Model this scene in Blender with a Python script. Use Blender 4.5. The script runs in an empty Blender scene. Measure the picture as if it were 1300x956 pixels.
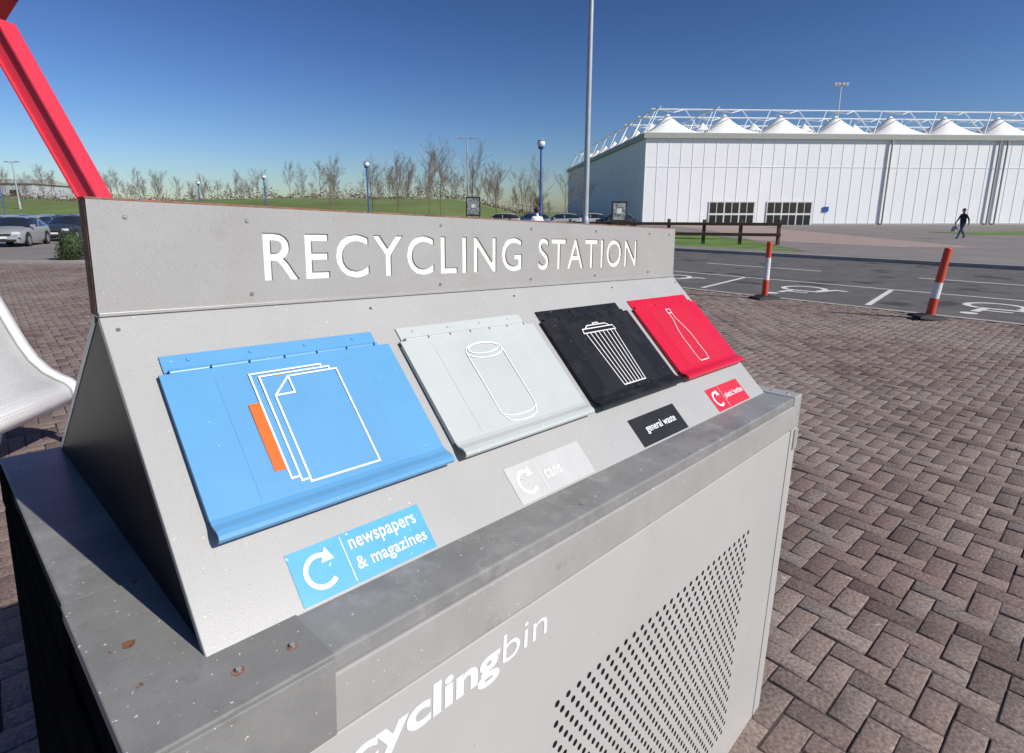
import bpy, bmesh, math, random
import numpy as np
from mathutils import Vector, Matrix, Euler
random.seed(7); rng=np.random.default_rng(7)
scene=bpy.context.scene
COL=scene.collection
# ------------------------------------------------------------------ materials
def mat(name,col,rough=0.6,metal=0.0,var=0.12,scale=6.0,bump=0.0,bscale=60.0,spec=0.4,col2=None,thr=None,soft=0.08,coat=0.0,detail=6):
    m=bpy.data.materials.new(name); m.use_nodes=True
    nt=m.node_tree; b=nt.nodes['Principled BSDF']
    b.inputs['Roughness'].default_value=rough; b.inputs['Metallic'].default_value=metal
    b.inputs['Specular IOR Level'].default_value=spec
    if coat: b.inputs['Coat Weight'].default_value=coat; b.inputs['Coat Roughness'].default_value=0.08
    tc=nt.nodes.new('ShaderNodeTexCoord')
    n=nt.nodes.new('ShaderNodeTexNoise'); n.inputs['Scale'].default_value=scale; n.inputs['Detail'].default_value=detail
    n.inputs['Roughness'].default_value=0.62
    nt.links.new(tc.outputs['Object'],n.inputs['Vector'])
    r=nt.nodes.new('ShaderNodeValToRGB')
    lo=[max(0,c*(1-var)) for c in col]; hi=[min(1,c*(1+var)) for c in col]
    r.color_ramp.elements[0].position=0.3; r.color_ramp.elements[1].position=0.7
    r.color_ramp.elements[0].color=(*lo,1); r.color_ramp.elements[1].color=(*hi,1)
    nt.links.new(n.outputs['Fac'],r.inputs['Fac'])
    out=r.outputs['Color']
    if col2 is not None:
        n2=nt.nodes.new('ShaderNodeTexNoise'); n2.inputs['Scale'].default_value=scale*2.3; n2.inputs['Detail'].default_value=9
        n2.inputs['Roughness'].default_value=0.7
        mp=nt.nodes.new('ShaderNodeMapping'); mp.inputs['Location'].default_value=(3.1,7.7,1.3)
        nt.links.new(tc.outputs['Object'],mp.inputs['Vector']); nt.links.new(mp.outputs['Vector'],n2.inputs['Vector'])
        r2=nt.nodes.new('ShaderNodeValToRGB'); r2.color_ramp.elements[0].position=thr; r2.color_ramp.elements[1].position=thr+soft
        r2.color_ramp.elements[0].color=(0,0,0,1); r2.color_ramp.elements[1].color=(1,1,1,1)
        nt.links.new(n2.outputs['Fac'],r2.inputs['Fac'])
        mx=nt.nodes.new('ShaderNodeMix'); mx.data_type='RGBA'
        nt.links.new(r2.outputs['Color'],mx.inputs['Factor']); nt.links.new(out,mx.inputs['A'])
        mx.inputs['B'].default_value=(*col2,1); out=mx.outputs['Result']
    nt.links.new(out,b.inputs['Base Color'])
    if bump>0:
        nb=nt.nodes.new('ShaderNodeTexNoise'); nb.inputs['Scale'].default_value=bscale; nb.inputs['Detail'].default_value=4
        nt.links.new(tc.outputs['Object'],nb.inputs['Vector'])
        bp=nt.nodes.new('ShaderNodeBump'); bp.inputs['Strength'].default_value=bump; bp.inputs['Distance'].default_value=0.01
        nt.links.new(nb.outputs['Fac'],bp.inputs['Height']); nt.links.new(bp.outputs['Normal'],b.inputs['Normal'])
    return m
def speckle(m,col,scale=900,thr=0.66,soft=0.05,stretch=None,amt=1.0):
    """fine specks / dirt streaks over the base colour"""
    nt=m.node_tree; b=nt.nodes['Principled BSDF']; src=b.inputs['Base Color'].links[0].from_socket
    tc=nt.nodes.new('ShaderNodeTexCoord'); n=nt.nodes.new('ShaderNodeTexNoise'); n.inputs['Scale'].default_value=scale; n.inputs['Detail'].default_value=2 if not stretch else 6
    if stretch:
        mp=nt.nodes.new('ShaderNodeMapping'); mp.inputs['Scale'].default_value=stretch; nt.links.new(tc.outputs['Object'],mp.inputs['Vector']); nt.links.new(mp.outputs['Vector'],n.inputs['Vector'])
    else: nt.links.new(tc.outputs['Object'],n.inputs['Vector'])
    r=nt.nodes.new('ShaderNodeValToRGB'); r.color_ramp.elements[0].position=thr; r.color_ramp.elements[1].position=thr+soft
    r.color_ramp.elements[0].color=(0,0,0,1); r.color_ramp.elements[1].color=(amt,amt,amt,1)
    nt.links.new(n.outputs['Fac'],r.inputs['Fac'])
    mx=nt.nodes.new('ShaderNodeMix'); mx.data_type='RGBA'; nt.links.new(r.outputs['Color'],mx.inputs['Factor'])
    nt.links.new(src,mx.inputs['A']); mx.inputs['B'].default_value=(*col,1); nt.links.new(mx.outputs['Result'],b.inputs['Base Color'])
    return m
M={}
M['panel']=speckle(speckle(speckle(mat('grey_powder_coat',(.40,.394,.378),.36,var=.045,scale=3,bump=.04,bscale=500,spec=.5),(.27,.26,.245),700,.60,.10),(.32,.305,.28),3.5,.55,.3,stretch=(1.6,.8,.8),amt=.35),(.72,.70,.66),140,.735,.02)
M['header']=speckle(speckle(speckle(mat('grey_header_coat',(.36,.35,.335),.36,var=.05,scale=5,bump=.04,bscale=500,spec=.5,col2=(.30,.283,.262),thr=.58,soft=.22),(.22,.21,.20),800,.59,.10),(.29,.255,.22),4,.56,.3,stretch=(1.8,1,.7),amt=.35),(.6,.56,.50),240,.735,.03)
M['front']=speckle(speckle(mat('grey_door_coat',(.46,.452,.435),.34,var=.04,scale=2,bump=.03,bscale=400,spec=.5),(.38,.365,.34),3,.55,.3,stretch=(1.6,1,.7),amt=.35),(.30,.285,.26),160,.715,.04)
M['ledge']=speckle(speckle(mat('weathered_ledge',(.235,.233,.225),.32,var=.22,scale=6,bump=.06,bscale=150,spec=.5,col2=(.34,.335,.32),thr=.50,soft=.22),(.62,.62,.59),110,.715,.03),(.06,.05,.045),45,.74,.03)
M['fascia']=speckle(mat('grey_fascia',(.35,.345,.33),.40,var=.10,scale=6,bump=.05,bscale=300,spec=.5,col2=(.23,.225,.21),thr=.60,soft=.15),(.6,.6,.57),170,.72,.02)
M['cornerp']=speckle(speckle(mat('corner_plate_grey',(.23,.228,.218),.40,var=.18,scale=8,bump=.06,bscale=200,spec=.4,col2=(.15,.145,.135),thr=.56,soft=.2),(.6,.6,.56),120,.72,.02),(.20,.10,.05),35,.74,.03)
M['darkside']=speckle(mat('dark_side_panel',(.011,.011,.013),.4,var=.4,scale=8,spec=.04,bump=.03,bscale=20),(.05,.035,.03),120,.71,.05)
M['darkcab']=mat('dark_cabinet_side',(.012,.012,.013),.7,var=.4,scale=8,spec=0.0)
M['rust']=mat('rusty_edge',(.27,.11,.06),.8,var=.5,scale=30,bump=.3,bscale=200,col2=(.22,.18,.155),thr=.52,soft=.06)
M['cream']=mat('cream_backing',(.86,.83,.74),.5,var=.03,scale=6)
M['blue']=speckle(mat('blue_flap_paint',(.115,.325,.57),.32,var=.05,scale=8,spec=.5),(.35,.52,.72),120,.735,.02)
M['pale']=speckle(mat('pale_grey_flap_paint',(.47,.505,.485),.34,var=.04,scale=8,spec=.5),(.66,.68,.66),130,.735,.02)
M['black']=speckle(speckle(mat('black_flap_paint',(.011,.011,.012),.42,var=.3,scale=10,spec=.22),(.06,.057,.053),14,.55,.3,amt=.35),(.3,.3,.28),190,.725,.03)
M['red']=speckle(mat('red_flap_paint',(.60,.008,.035),.35,var=.06,scale=8,spec=.4),(.72,.2,.2),150,.74,.02)
M['white']=mat('white_print',(.82,.82,.81),.5,var=.03,scale=20)
M['greywhite']=mat('pale_print',(.80,.81,.79),.5,var=.03,scale=20)
M['orange']=mat('orange_print',(.80,.13,.012),.5,var=.05,scale=20)
M['lblblue']=speckle(mat('blue_label',(.085,.37,.58),.4,var=.07,scale=20),(.45,.6,.66),100,.72,.02)
M['lblgrey']=speckle(mat('grey_label',(.50,.495,.48),.4,var=.05,scale=20),(.42,.41,.40),100,.70,.03)
M['lblblack']=mat('black_label',(.022,.022,.022),.4,var=.2,scale=20,spec=.25)
M['lblred']=speckle(mat('red_label',(.62,.02,.045),.4,var=.06,scale=20),(.75,.35,.35),160,.72,.02)
M['steel']=mat('screw_steel',(.55,.54,.52),.3,metal=.9,var=.1)
M['hole']=mat('hole_dark',(.012,.012,.012),.8,spec=.1)
M['gap']=mat('gap_dark',(.02,.02,.02),.8,spec=.1)
M['meshgap']=mat('mesh_gap',(.42,.42,.42),.8)
M['redsteel']=mat('red_painted_steel',(.68,.045,.075),.4,var=.06,scale=3)
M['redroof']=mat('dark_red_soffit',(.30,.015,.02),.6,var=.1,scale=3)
M['benchm']=mat('bench_white_metal',(.74,.745,.73),.3,var=.05,scale=10,spec=.5)
M['asphalt']=speckle(mat('asphalt',(.115,.106,.099),.9,var=.22,scale=1.3,bump=.4,bscale=60,col2=(.085,.079,.073),thr=.56,soft=.1),(.05,.047,.044),.9,.60,.06)
M['asphalt2']=mat('forecourt_tarmac',(.21,.188,.173),.9,var=.15,scale=.35,bump=.3,bscale=50,col2=(.15,.137,.128),thr=.56,soft=.12)
M['kerb']=mat('concrete_kerb',(.40,.37,.34),.85,var=.15,scale=4)
M['paint']=mat('road_paint',(.66,.65,.61),.8,var=.12,scale=8,col2=(.2,.19,.18),thr=.57,soft=.1)
M['grass']=mat('grass',(.115,.19,.035),.95,var=.4,scale=.8,bump=.6,bscale=9,detail=9,col2=(.17,.17,.07),thr=.58,soft=.12)
M['grassfar']=mat('field_grass',(.125,.175,.05),.95,var=.35,scale=.06,bump=.3,bscale=2,detail=10,col2=(.17,.15,.07),thr=.56,soft=.12)
M['pinkpath']=mat('pink_path',(.34,.255,.22),.9,var=.1,scale=2)
M['bldg']=mat('white_cladding',(.89,.89,.885),.6,var=.03,scale=.3)
M['bldg2']=mat('white_rib',(.80,.805,.81),.6,var=.03)
M['membrane']=mat('white_membrane',(.86,.85,.80),.6,var=.05,scale=.4)
M['truss']=mat('white_truss',(.72,.73,.73),.5)
M['eave']=mat('eave_grey_green',(.38,.40,.36),.6)
M['pane']=mat('dark_pane',(.02,.022,.025),.1,var=.3,spec=.6)
M['frame']=mat('door_frame',(.75,.75,.72),.5)
M['wood']=mat('dark_timber',(.085,.052,.036),.85,var=.3,scale=8)
M['pole']=mat('galvanised_pole',(.42,.44,.46),.45,metal=.3,var=.1,scale=3)
M['bluepole']=mat('blue_pole',(.03,.11,.36),.4)
M['globe']=mat('lamp_globe',(.80,.80,.78),.25)
M['bark']=mat('bare_bark',(.185,.128,.095),.9,var=.3,scale=.25)
M['bark2']=mat('pale_bark',(.215,.16,.12),.9,var=.25,scale=1)
M['rubber']=mat('black_rubber',(.025,.025,.025),.7)
M['bolred']=mat('bollard_red',(.62,.07,.03),.5,var=.12,scale=12,col2=(.45,.12,.08),thr=.62,soft=.05)
M['bolwhite']=mat('bollard_white',(.72,.71,.68),.5,var=.1,scale=12,col2=(.4,.36,.32),thr=.62,soft=.05)
M['glass']=mat('car_glass',(.02,.025,.03),.06,var=.1,spec=.8)
M['tyre']=mat('tyre',(.02,.02,.02),.8)
M['alloy']=mat('wheel_alloy',(.45,.45,.46),.3,metal=.7)
M['lampglass']=mat('headlamp',(.7,.72,.74),.12,spec=.8)
M['plate']=mat('number_plate',(.75,.75,.7),.4)
M['tail']=mat('tail_lamp',(.4,.01,.01),.2)
M['skin']=mat('skin',(.50,.30,.22),.5,var=.05)
M['hair']=mat('dark_hair',(.03,.02,.015),.6)
M['jacket']=mat('dark_jacket',(.02,.022,.03),.8)
M['jeans']=mat('jeans',(.04,.065,.14),.85)
M['shirt']=mat('white_shirt',(.75,.75,.76),.8)
M['shoe']=mat('shoe',(.03,.03,.03),.5)
M['bag']=mat('carrier_bag',(.45,.42,.40),.5)
M['leaf']=mat('evergreen_leaf',(.035,.06,.02),.7,var=.5,scale=8)
M['dryleaf']=mat('dry_leaf',(.20,.12,.06),.8,var=.5,scale=3)
M['concrete']=mat('warehouse_wall',(.42,.44,.46),.8)
M['boardface']=mat('notice_face',(.35,.37,.36),.3,col2=(.12,.14,.15),thr=.5,soft=.05,scale=3)
# ------------------------------------------------------------------ helpers
def empty(name,loc=(0,0,0),rz=0):
    e=bpy.data.objects.new(name,None); COL.objects.link(e); e.location=loc; e.rotation_euler=(0,0,rz); e.empty_display_size=.2; return e
def obj(name,v,f,mats,parent=None,mi=None,smooth=False,bevel=0,seg=2):
    me=bpy.data.meshes.new(name); me.from_pydata([tuple(x) for x in v],[],f)
    if not isinstance(mats,(list,tuple)): mats=[mats]
    for m in mats: me.materials.append(m)
    if mi is not None: me.polygons.foreach_set('material_index',mi)
    if smooth: me.polygons.foreach_set('use_smooth',[True]*len(me.polygons))
    me.update()
    o=bpy.data.objects.new(name,me); COL.objects.link(o)
    if parent: o.parent=parent
    if bevel:
        b=o.modifiers.new('Bevel','BEVEL'); b.width=bevel; b.segments=seg; b.limit_method='ANGLE'
    return o
class MB:
    """mesh builder: joins several primitives in one mesh"""
    def __init__(s): s.v=[];s.f=[];s.m=[];s.sm=[]
    def add(s,v,f,m=0,sm=False):
        k=len(s.v); s.v+= [tuple(x) for x in v]; s.f+=[tuple(i+k for i in q) for q in f]; s.m+=[m]*len(f); s.sm+=[sm]*len(f)
    def box(s,x0,x1,y0,y1,z0,z1,m=0,T=None):
        v=[(x,y,z) for x in(x0,x1) for y in(y0,y1) for z in(z0,z1)]
        if T: v=[T(p) for p in v]
        s.add(v,[(0,1,3,2),(4,6,7,5),(0,4,5,1),(2,3,7,6),(0,2,6,4),(1,5,7,3)],m)
    def tube(s,p,q,r0,r1=None,n=8,m=0,cap=True):
        if r1 is None: r1=r0
        p=Vector(p);q=Vector(q);d=(q-p).normalized(); a=d.orthogonal().normalized(); b=d.cross(a)
        v=[];
        for c,r in((p,r0),(q,r1)):
            for i in range(n):
                t=2*math.pi*i/n; v.append(c+a*(r*math.cos(t))+b*(r*math.sin(t)))
        f=[(i,(i+1)%n,n+(i+1)%n,n+i) for i in range(n)]
        s.add(v,f,m,True)
        if cap: s.add(v,[tuple(range(n))[::-1],tuple(range(n,2*n))],m)
    def ball(s,c,r,n=12,m=0,sz=1.0):
        v=[];f=[];k=n//2
        for j in range(k+1):
            ph=math.pi*j/k
            for i in range(n):
                t=2*math.pi*i/n; v.append((c[0]+r*math.sin(ph)*math.cos(t),c[1]+r*math.sin(ph)*math.sin(t),c[2]+sz*r*math.cos(ph)))
        for j in range(k):
            for i in range(n): f.append((j*n+i,(j+1)*n+i,(j+1)*n+(i+1)%n,j*n+(i+1)%n))
        s.add(v,f,m,True)
    def make(s,name,mats,parent=None,bevel=0):
        o=obj(name,s.v,s.f,mats,parent,mi=s.m,bevel=bevel)
        o.data.polygons.foreach_set('use_smooth',s.sm); return o
def sheet(name,poly,z,m,thick=0.0,parent=None):
    n=len(poly); 
    area=sum(poly[i][0]*poly[(i+1)%n][1]-poly[(i+1)%n][0]*poly[i][1] for i in range(n))
    if area<0: poly=poly[::-1]
    v=[(x,y,z) for x,y in poly]; f=[tuple(range(n))]
    if thick:
        v+=[(x,y,z-thick) for x,y in poly]; f+=[(i,i+n,(i+1)%n+n,(i+1)%n) for i in range(n)]
    return obj(name,v,f,m,parent)
def ribbon_pts(pts,w,closed=False):
    n=len(pts); P=[Vector(p) for p in pts]; L=[];Rr=[]
    for i in range(n):
        a=P[i-1] if (i>0 or closed) else None; b=P[(i+1)%n] if (i<n-1 or closed) else None
        d1=(P[i]-a).normalized() if a is not None else None; d2=(b-P[i]).normalized() if b is not None else None
        if d1 is None: d1=d2
        if d2 is None: d2=d1
        n1=Vector((-d1.y,d1.x)); n2=Vector((-d2.y,d2.x)); mvec=n1+n2
        if mvec.length<1e-4: mvec=n1
        mvec.normalize(); s=w/2/max(.35,mvec.dot(n1))
        L.append(P[i]+mvec*s); Rr.append(P[i]-mvec*s)
    f=[(i,(i+1)%n,n+(i+1)%n,n+i) for i in range(n if closed else n-1)]
    return L+Rr,f
# ------------------------------------------------------------------ sun, sky, camera
SUN=Vector((.90,-.44,0)).normalized(); EL=math.radians(37)
SD=Vector((SUN.x*math.cos(EL),SUN.y*math.cos(EL),math.sin(EL)))
ld=bpy.data.lights.new('sun','SUN'); ld.energy=4.9; ld.angle=math.radians(.5); ld.color=(1,.955,.88)
lo=bpy.data.objects.new('sun',ld); COL.objects.link(lo); lo.rotation_euler=(-SD).to_track_quat('-Z','Y').to_euler(); lo.location=(20,-10,20)
w=bpy.data.worlds.new('World'); scene.world=w; w.use_nodes=True; nt=w.node_tree; bg=nt.nodes['Background']
sky=nt.nodes.new('ShaderNodeTexSky'); sky.sky_type='NISHITA'; sky.sun_disc=False; sky.sun_elevation=EL; sky.sun_rotation=math.atan2(SUN.x,SUN.y)
sky.altitude=50; sky.air_density=1.0; sky.dust_density=.5; sky.ozone_density=1.5
s1=nt.nodes.new('ShaderNodeVectorMath'); s1.operation='SCALE'; s1.inputs['Scale'].default_value=.1
gm=nt.nodes.new('ShaderNodeGamma'); gm.inputs['Gamma'].default_value=1.6
s2=nt.nodes.new('ShaderNodeVectorMath'); s2.operation='MULTIPLY'; s2.inputs[1].default_value=(8.8,9.9,12.7)
nt.links.new(sky.outputs['Color'],s1.inputs[0]); nt.links.new(s1.outputs['Vector'],gm.inputs['Color']); nt.links.new(gm.outputs['Color'],s2.inputs[0])
nt.links.new(s2.outputs['Vector'],bg.inputs['Color']); bg.inputs['Strength'].default_value=.1
cd=bpy.data.cameras.new('camera'); cam=bpy.data.objects.new('camera',cd); COL.objects.link(cam); scene.camera=cam
cam.location=(0,0,1.68); cam.rotation_euler=(math.radians(90-12.703),0,0); cd.sensor_width=36; cd.lens=729.74/1300*36
cd.shift_y=-44.5/1300; cd.clip_start=.05; cd.clip_end=9000
scene.view_settings.view_transform='Standard'; scene.view_settings.look='None'; scene.view_settings.exposure=0
# ------------------------------------------------------------------ ground
E=Vector((.67,-.742)); E.normalize(); N=Vector((-E.y,E.x))
def EN(e,n): p=E*e+N*n; return (p.x,p.y)
def sm(x): x=np.clip(x,0,1); return x*x*(3-2*x)
def hill(x,y):
    h=4.1*sm((y-60)/45)*sm((9-x)/22)
    return h+ (.5*np.sin(x*.045+1.2)+.35*np.sin(x*.11))*sm((y-75)/40)*sm((9-x)/22)
def axis(n,a,b): 
    t=np.linspace(-1,1,n); return np.sinh(t*a)/math.sinh(a)*b
gx=axis(171,4.6,4500)-20; gy=axis(171,4.6,4500)+85
X,Y=np.meshgrid(gx,gy); Z=-.06+hill(X,Y)
v=np.stack([X.ravel(),Y.ravel(),Z.ravel()],1); n=171
f=[(j*n+i,j*n+i+1,(j+1)*n+i+1,(j+1)*n+i) for j in range(n-1) for i in range(n-1)]
obj('ground',v,f,M['grassfar'],smooth=True)
NEAR=11.65; FAR=22.6
sheet('road',[EN(-75,NEAR),EN(60,NEAR),EN(60,FAR),EN(-75,FAR)],0,M['asphalt'],.05)
sheet('car_park',[(-1.9,19.45),(-40.3,62),(-95,62),(-95,19.45)],-.004,M['asphalt2'],.04)
mb=MB()
def kerb(e0,e1,n0,n1,z):
    k=e0
    while k<e1-.01:
        a=EN(k+.006,n0);b=EN(min(k+.915,e1)-.006,n0);c=EN(min(k+.915,e1)-.006,n1);d=EN(k+.006,n1)
        vv=[(*p,-.04) for p in(a,b,c,d)]+[(*p,z) for p in(a,b,c,d)]
        mb.add(vv,[(4,5,6,7),(0,1,5,4),(1,2,6,5),(2,3,7,6),(3,0,4,7)]); k+=.915
kerb(-60,55,FAR+.002,FAR+.14,.12)
mb.make('far_kerb',[M['kerb']])
mb=MB(); kerb(-13,40,NEAR-.125,NEAR-.004,.006); mb.make('flush_kerb',[M['kerb']])
mb=MB(); x=-40.0
while x<-2.5:
    mb.box(x+.006,x+.909,19.30,19.44,-.04,.09); x+=.915
mb.make('car_park_kerb',[M['kerb']])
K=FAR+.145
kx=EN(-8,K)
sheet('forecourt',[kx,EN(60,K),(150,-25),(150,150),(13.6,150),(13.6,34)],.11,M['asphalt2'],.15)
sheet('verge_path',[EN(-70,K),EN(-8.02,K),EN(-8.02,K+1.7),EN(-70,K+1.7)],.108,M['asphalt2'],.15)
sheet('grass_verge',[EN(-70,K+1.72),EN(-8.04,K+1.72),(13.56,34),(13.56,62),(-60,62)],.10,M['grass'],.15)
sheet('grass_strip',[(33,41),(75,41.5),(75,50),(33,46.5)],.135,M['grass'],.02)
sheet('pink_path',[(13.8,33),(17.5,26.5),(21,26),(26,60),(34,70.5),(19,70.5),(17,50)],.116,M['pinkpath'],.0)
mb=MB()
def strip(pts,w,z=.005,closed=False):
    L,ff=ribbon_pts(pts,w,closed); mb.add([(p.x,p.y,z) for p in L],ff)
for e in np.arange(-52,30,6.0): strip([EN(e,17.85),EN(e+3.6,17.85)],.11)
for e in (-10.2,-6.84,-3.49,-.14,3.2,6.55): strip([EN(e+.1,NEAR+.25),EN(e-.25,14.6)],.10)
strip([EN(-10.2,14.72),EN(6.4,14.72)],.09,z=.0045)
def wheelchair(e,n,s):
    def T(a,b): return EN(e+a*s,n-b*s)
    strip([T(.02+.42*math.cos(t),-.35+.42*math.sin(t)) for t in np.linspace(math.radians(115),math.radians(390),18)],.12*s)
    strip([T(-.12,.62),T(-.06,.05),T(.42,.05),T(.62,-.55),T(.85,-.5)],.13*s,z=.0058)
    strip([T(-.08,.35),T(.36,.35)],.10*s,z=.0064)
    c=T(-.15,.88); mb.add([(c[0]+.13*s*math.cos(t),c[1]+.13*s*math.sin(t),.0052) for t in np.linspace(0,2*math.pi,13)[:-1]],[tuple(range(12))])
for e in (-8.5,-5.15,-1.8,1.55,4.9): wheelchair(e,13.1,1.0)
mb.make('road_markings',[M['paint']])
# ------------------------------------------------------------------ block paving (herringbone)
def brickmat():
    m=bpy.data.materials.new('paving_brick'); m.use_nodes=True; nt=m.node_tree; b=nt.nodes['Principled BSDF']
    at=nt.nodes.new('ShaderNodeAttribute'); at.attribute_name='brick_rand'
    r=nt.nodes.new('ShaderNodeValToRGB'); cr=r.color_ramp
    cols=[(0,(.135,.097,.085)),(.25,(.182,.130,.112)),(.5,(.212,.153,.132)),(.75,(.240,.182,.158)),(1,(.205,.165,.148))]
    cr.elements[0].position=0; cr.elements[0].color=(*cols[0][1],1); cr.elements[1].position=1; cr.elements[1].color=(*cols[-1][1],1)
    for p,c in cols[1:-1]:
        el=cr.elements.new(p); el.color=(*c,1)
    nt.links.new(at.outputs['Fac'],r.inputs['Fac'])
    tc=nt.nodes.new('ShaderNodeTexCoord')
    n=nt.nodes.new('ShaderNodeTexNoise'); n.inputs['Scale'].default_value=.55; n.inputs['Detail'].default_value=8; nt.links.new(tc.outputs['Object'],n.inputs['Vector'])
    r2=nt.nodes.new('ShaderNodeValToRGB'); r2.color_ramp.elements[0].position=.42; r2.color_ramp.elements[1].position=.70
    r2.color_ramp.elements[0].color=(0,0,0,1); r2.color_ramp.elements[1].color=(.6,.6,.6,1); nt.links.new(n.outputs['Fac'],r2.inputs['Fac'])
    mx=nt.nodes.new('ShaderNodeMix'); mx.data_type='RGBA'; nt.links.new(r2.outputs['Color'],mx.inputs['Factor']); nt.links.new(r.outputs['Color'],mx.inputs['A']); mx.inputs['B'].default_value=(.31,.262,.225,1)
    n3=nt.nodes.new('ShaderNodeTexNoise'); n3.inputs['Scale'].default_value=70; n3.inputs['Detail'].default_value=5; nt.links.new(tc.outputs['Object'],n3.inputs['Vector'])
    mr=nt.nodes.new('ShaderNodeMapRange'); mr.inputs['From Min'].default_value=.3; mr.inputs['From Max'].default_value=.7; mr.inputs['To Min'].default_value=.62; mr.inputs['To Max'].default_value=1.38
    nt.links.new(n3.outputs['Fac'],mr.inputs['Value'])
    n5=nt.nodes.new('ShaderNodeTexNoise'); n5.inputs['Scale'].default_value=1.7; n5.inputs['Detail'].default_value=7; n5.inputs['Roughness'].default_value=.65
    mp5=nt.nodes.new('ShaderNodeMapping'); mp5.inputs['Location'].default_value=(5,2,0); nt.links.new(tc.outputs['Object'],mp5.inputs['Vector']); nt.links.new(mp5.outputs['Vector'],n5.inputs['Vector'])
    m5=nt.nodes.new('ShaderNodeMapRange'); m5.inputs['From Min'].default_value=.52; m5.inputs['From Max'].default_value=.68; m5.inputs['To Min'].default_value=1.0; m5.inputs['To Max'].default_value=.70
    nt.links.new(n5.outputs['Fac'],m5.inputs['Value'])
    mm=nt.nodes.new('ShaderNodeMath'); mm.operation='MULTIPLY'; nt.links.new(mr.outputs['Result'],mm.inputs[0]); nt.links.new(m5.outputs['Result'],mm.inputs[1])
    vm=nt.nodes.new('ShaderNodeVectorMath'); vm.operation='SCALE'; nt.links.new(mx.outputs['Result'],vm.inputs[0]); nt.links.new(mm.outputs['Value'],vm.inputs['Scale'])
    nv=nt.nodes.new('ShaderNodeTexNoise'); nv.inputs['Scale'].default_value=16; nv.inputs['Detail'].default_value=3; nt.links.new(tc.outputs['Object'],nv.inputs['Vector'])
    r4=nt.nodes.new('ShaderNodeValToRGB'); r4.color_ramp.elements[0].position=.70; r4.color_ramp.elements[1].position=.725
    r4.color_ramp.elements[0].color=(0,0,0,1); r4.color_ramp.elements[1].color=(.6,.6,.6,1); nt.links.new(nv.outputs['Fac'],r4.inputs['Fac'])
    mx2=nt.nodes.new('ShaderNodeMix'); mx2.data_type='RGBA'; nt.links.new(r4.outputs['Color'],mx2.inputs['Factor']); nt.links.new(vm.outputs['Vector'],mx2.inputs['A']); mx2.inputs['B'].default_value=(.40,.37,.33,1)
    nt.links.new(mx2.outputs['Result'],b.inputs['Base Color']); b.inputs['Roughness'].default_value=.85; b.inputs['Specular IOR Level'].default_value=.25
    bp=nt.nodes.new('ShaderNodeBump'); bp.inputs['Strength'].default_value=.6; bp.inputs['Distance'].default_value=.005
    nt.links.new(n3.outputs['Fac'],bp.inputs['Height']); nt.links.new(bp.outputs['Normal'],b.inputs['Normal'])
    return m
M['brick']=brickmat()
M['joint']=mat('joint_sand',(.065,.052,.044),.95,var=.4,scale=3,col2=(.22,.19,.16),thr=.53,soft=.12)
sheet('paving_bed',[EN(-30,NEAR-.13),EN(34,NEAR-.13),(24,-25),(-60,-25),(-60,19.29),(-2.2,19.29)],-.007,M['joint'],.03)
wb=.1; cosA,sinA=E.x,E.y
bl=[]
for mrow in range(-90,90):
    for k in range(-260,260):
        cx=k+4*mrow; cy=-k
        for ver in (0,1):
            ox,oy=(cx+2,cy) if ver else (cx,cy)
            mx_,my_=(ox+.5,oy+1) if ver else (ox+1,oy+.5)
            x=mx_*wb*cosA-my_*wb*sinA; y=mx_*wb*sinA+my_*wb*cosA
            if y<-2.5 or y>19.2 or x<-19 or x>15: continue
            if abs(x)>1.05*y+4.2: continue
            if x*N.x+y*N.y>NEAR-.19: continue
            bl.append((ox,oy,ver))
bl=np.array(bl); nb=len(bl)
g=.0025/wb; bv=.006/wb
wx=np.where(bl[:,2]==1,1,2)[:,None]; wy=np.where(bl[:,2]==1,2,1)[:,None]
cx=np.array([0,1,1,0])[None]; cy=np.array([0,0,1,1])[None]; sx=np.array([1,-1,-1,1])[None]; sy=np.array([1,1,-1,-1])[None]
px=bl[:,0:1]+cx*wx; py=bl[:,1:2]+cy*wy
jig=rng.normal(0,.0016/wb,(nb,2))
zt=rng.normal(0,.0016,(nb,1)); tilt=rng.normal(0,.0012,(nb,4))
rings=[]
for ins,z in ((g,-.012),(g,-.0035),(g+bv,0.0)):
    qx=(px+sx*ins+jig[:,0:1])*wb; qy=(py+sy*ins+jig[:,1:2])*wb
    rx=qx*cosA-qy*sinA; ry=qx*sinA+qy*cosA
    rings.append(np.stack([rx,ry,z+zt+ (tilt if z>-.01 else 0)+0*rx],2))
V=np.stack(rings,1).reshape(-1,3)
base=np.arange(nb)*12
F=[]
for a in (0,4):
    for i in range(4):
        j=(i+1)%4; F.append(np.stack([base+a+i,base+a+j,base+a+4+j,base+a+4+i],1))
F.append(np.stack([base+8,base+9,base+10,base+11],1))
F=np.stack(F,1).reshape(-1,4)
me=bpy.data.meshes.new('block_paving'); me.vertices.add(len(V)); me.vertices.foreach_set('co',V.ravel().astype(np.float32))
me.loops.add(F.size); me.loops.foreach_set('vertex_index',F.ravel().astype(np.int32)); me.polygons.add(len(F))
me.polygons.foreach_set('loop_start',(np.arange(len(F))*4).astype(np.int32)); me.update(calc_edges=True)
at=me.attributes.new('brick_rand','FLOAT','FACE'); at.data.foreach_set('value',np.repeat(rng.random(nb),9).astype(np.float32))
me.materials.append(M['brick']); po=bpy.data.objects.new('block_paving',me); COL.objects.link(po)
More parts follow.
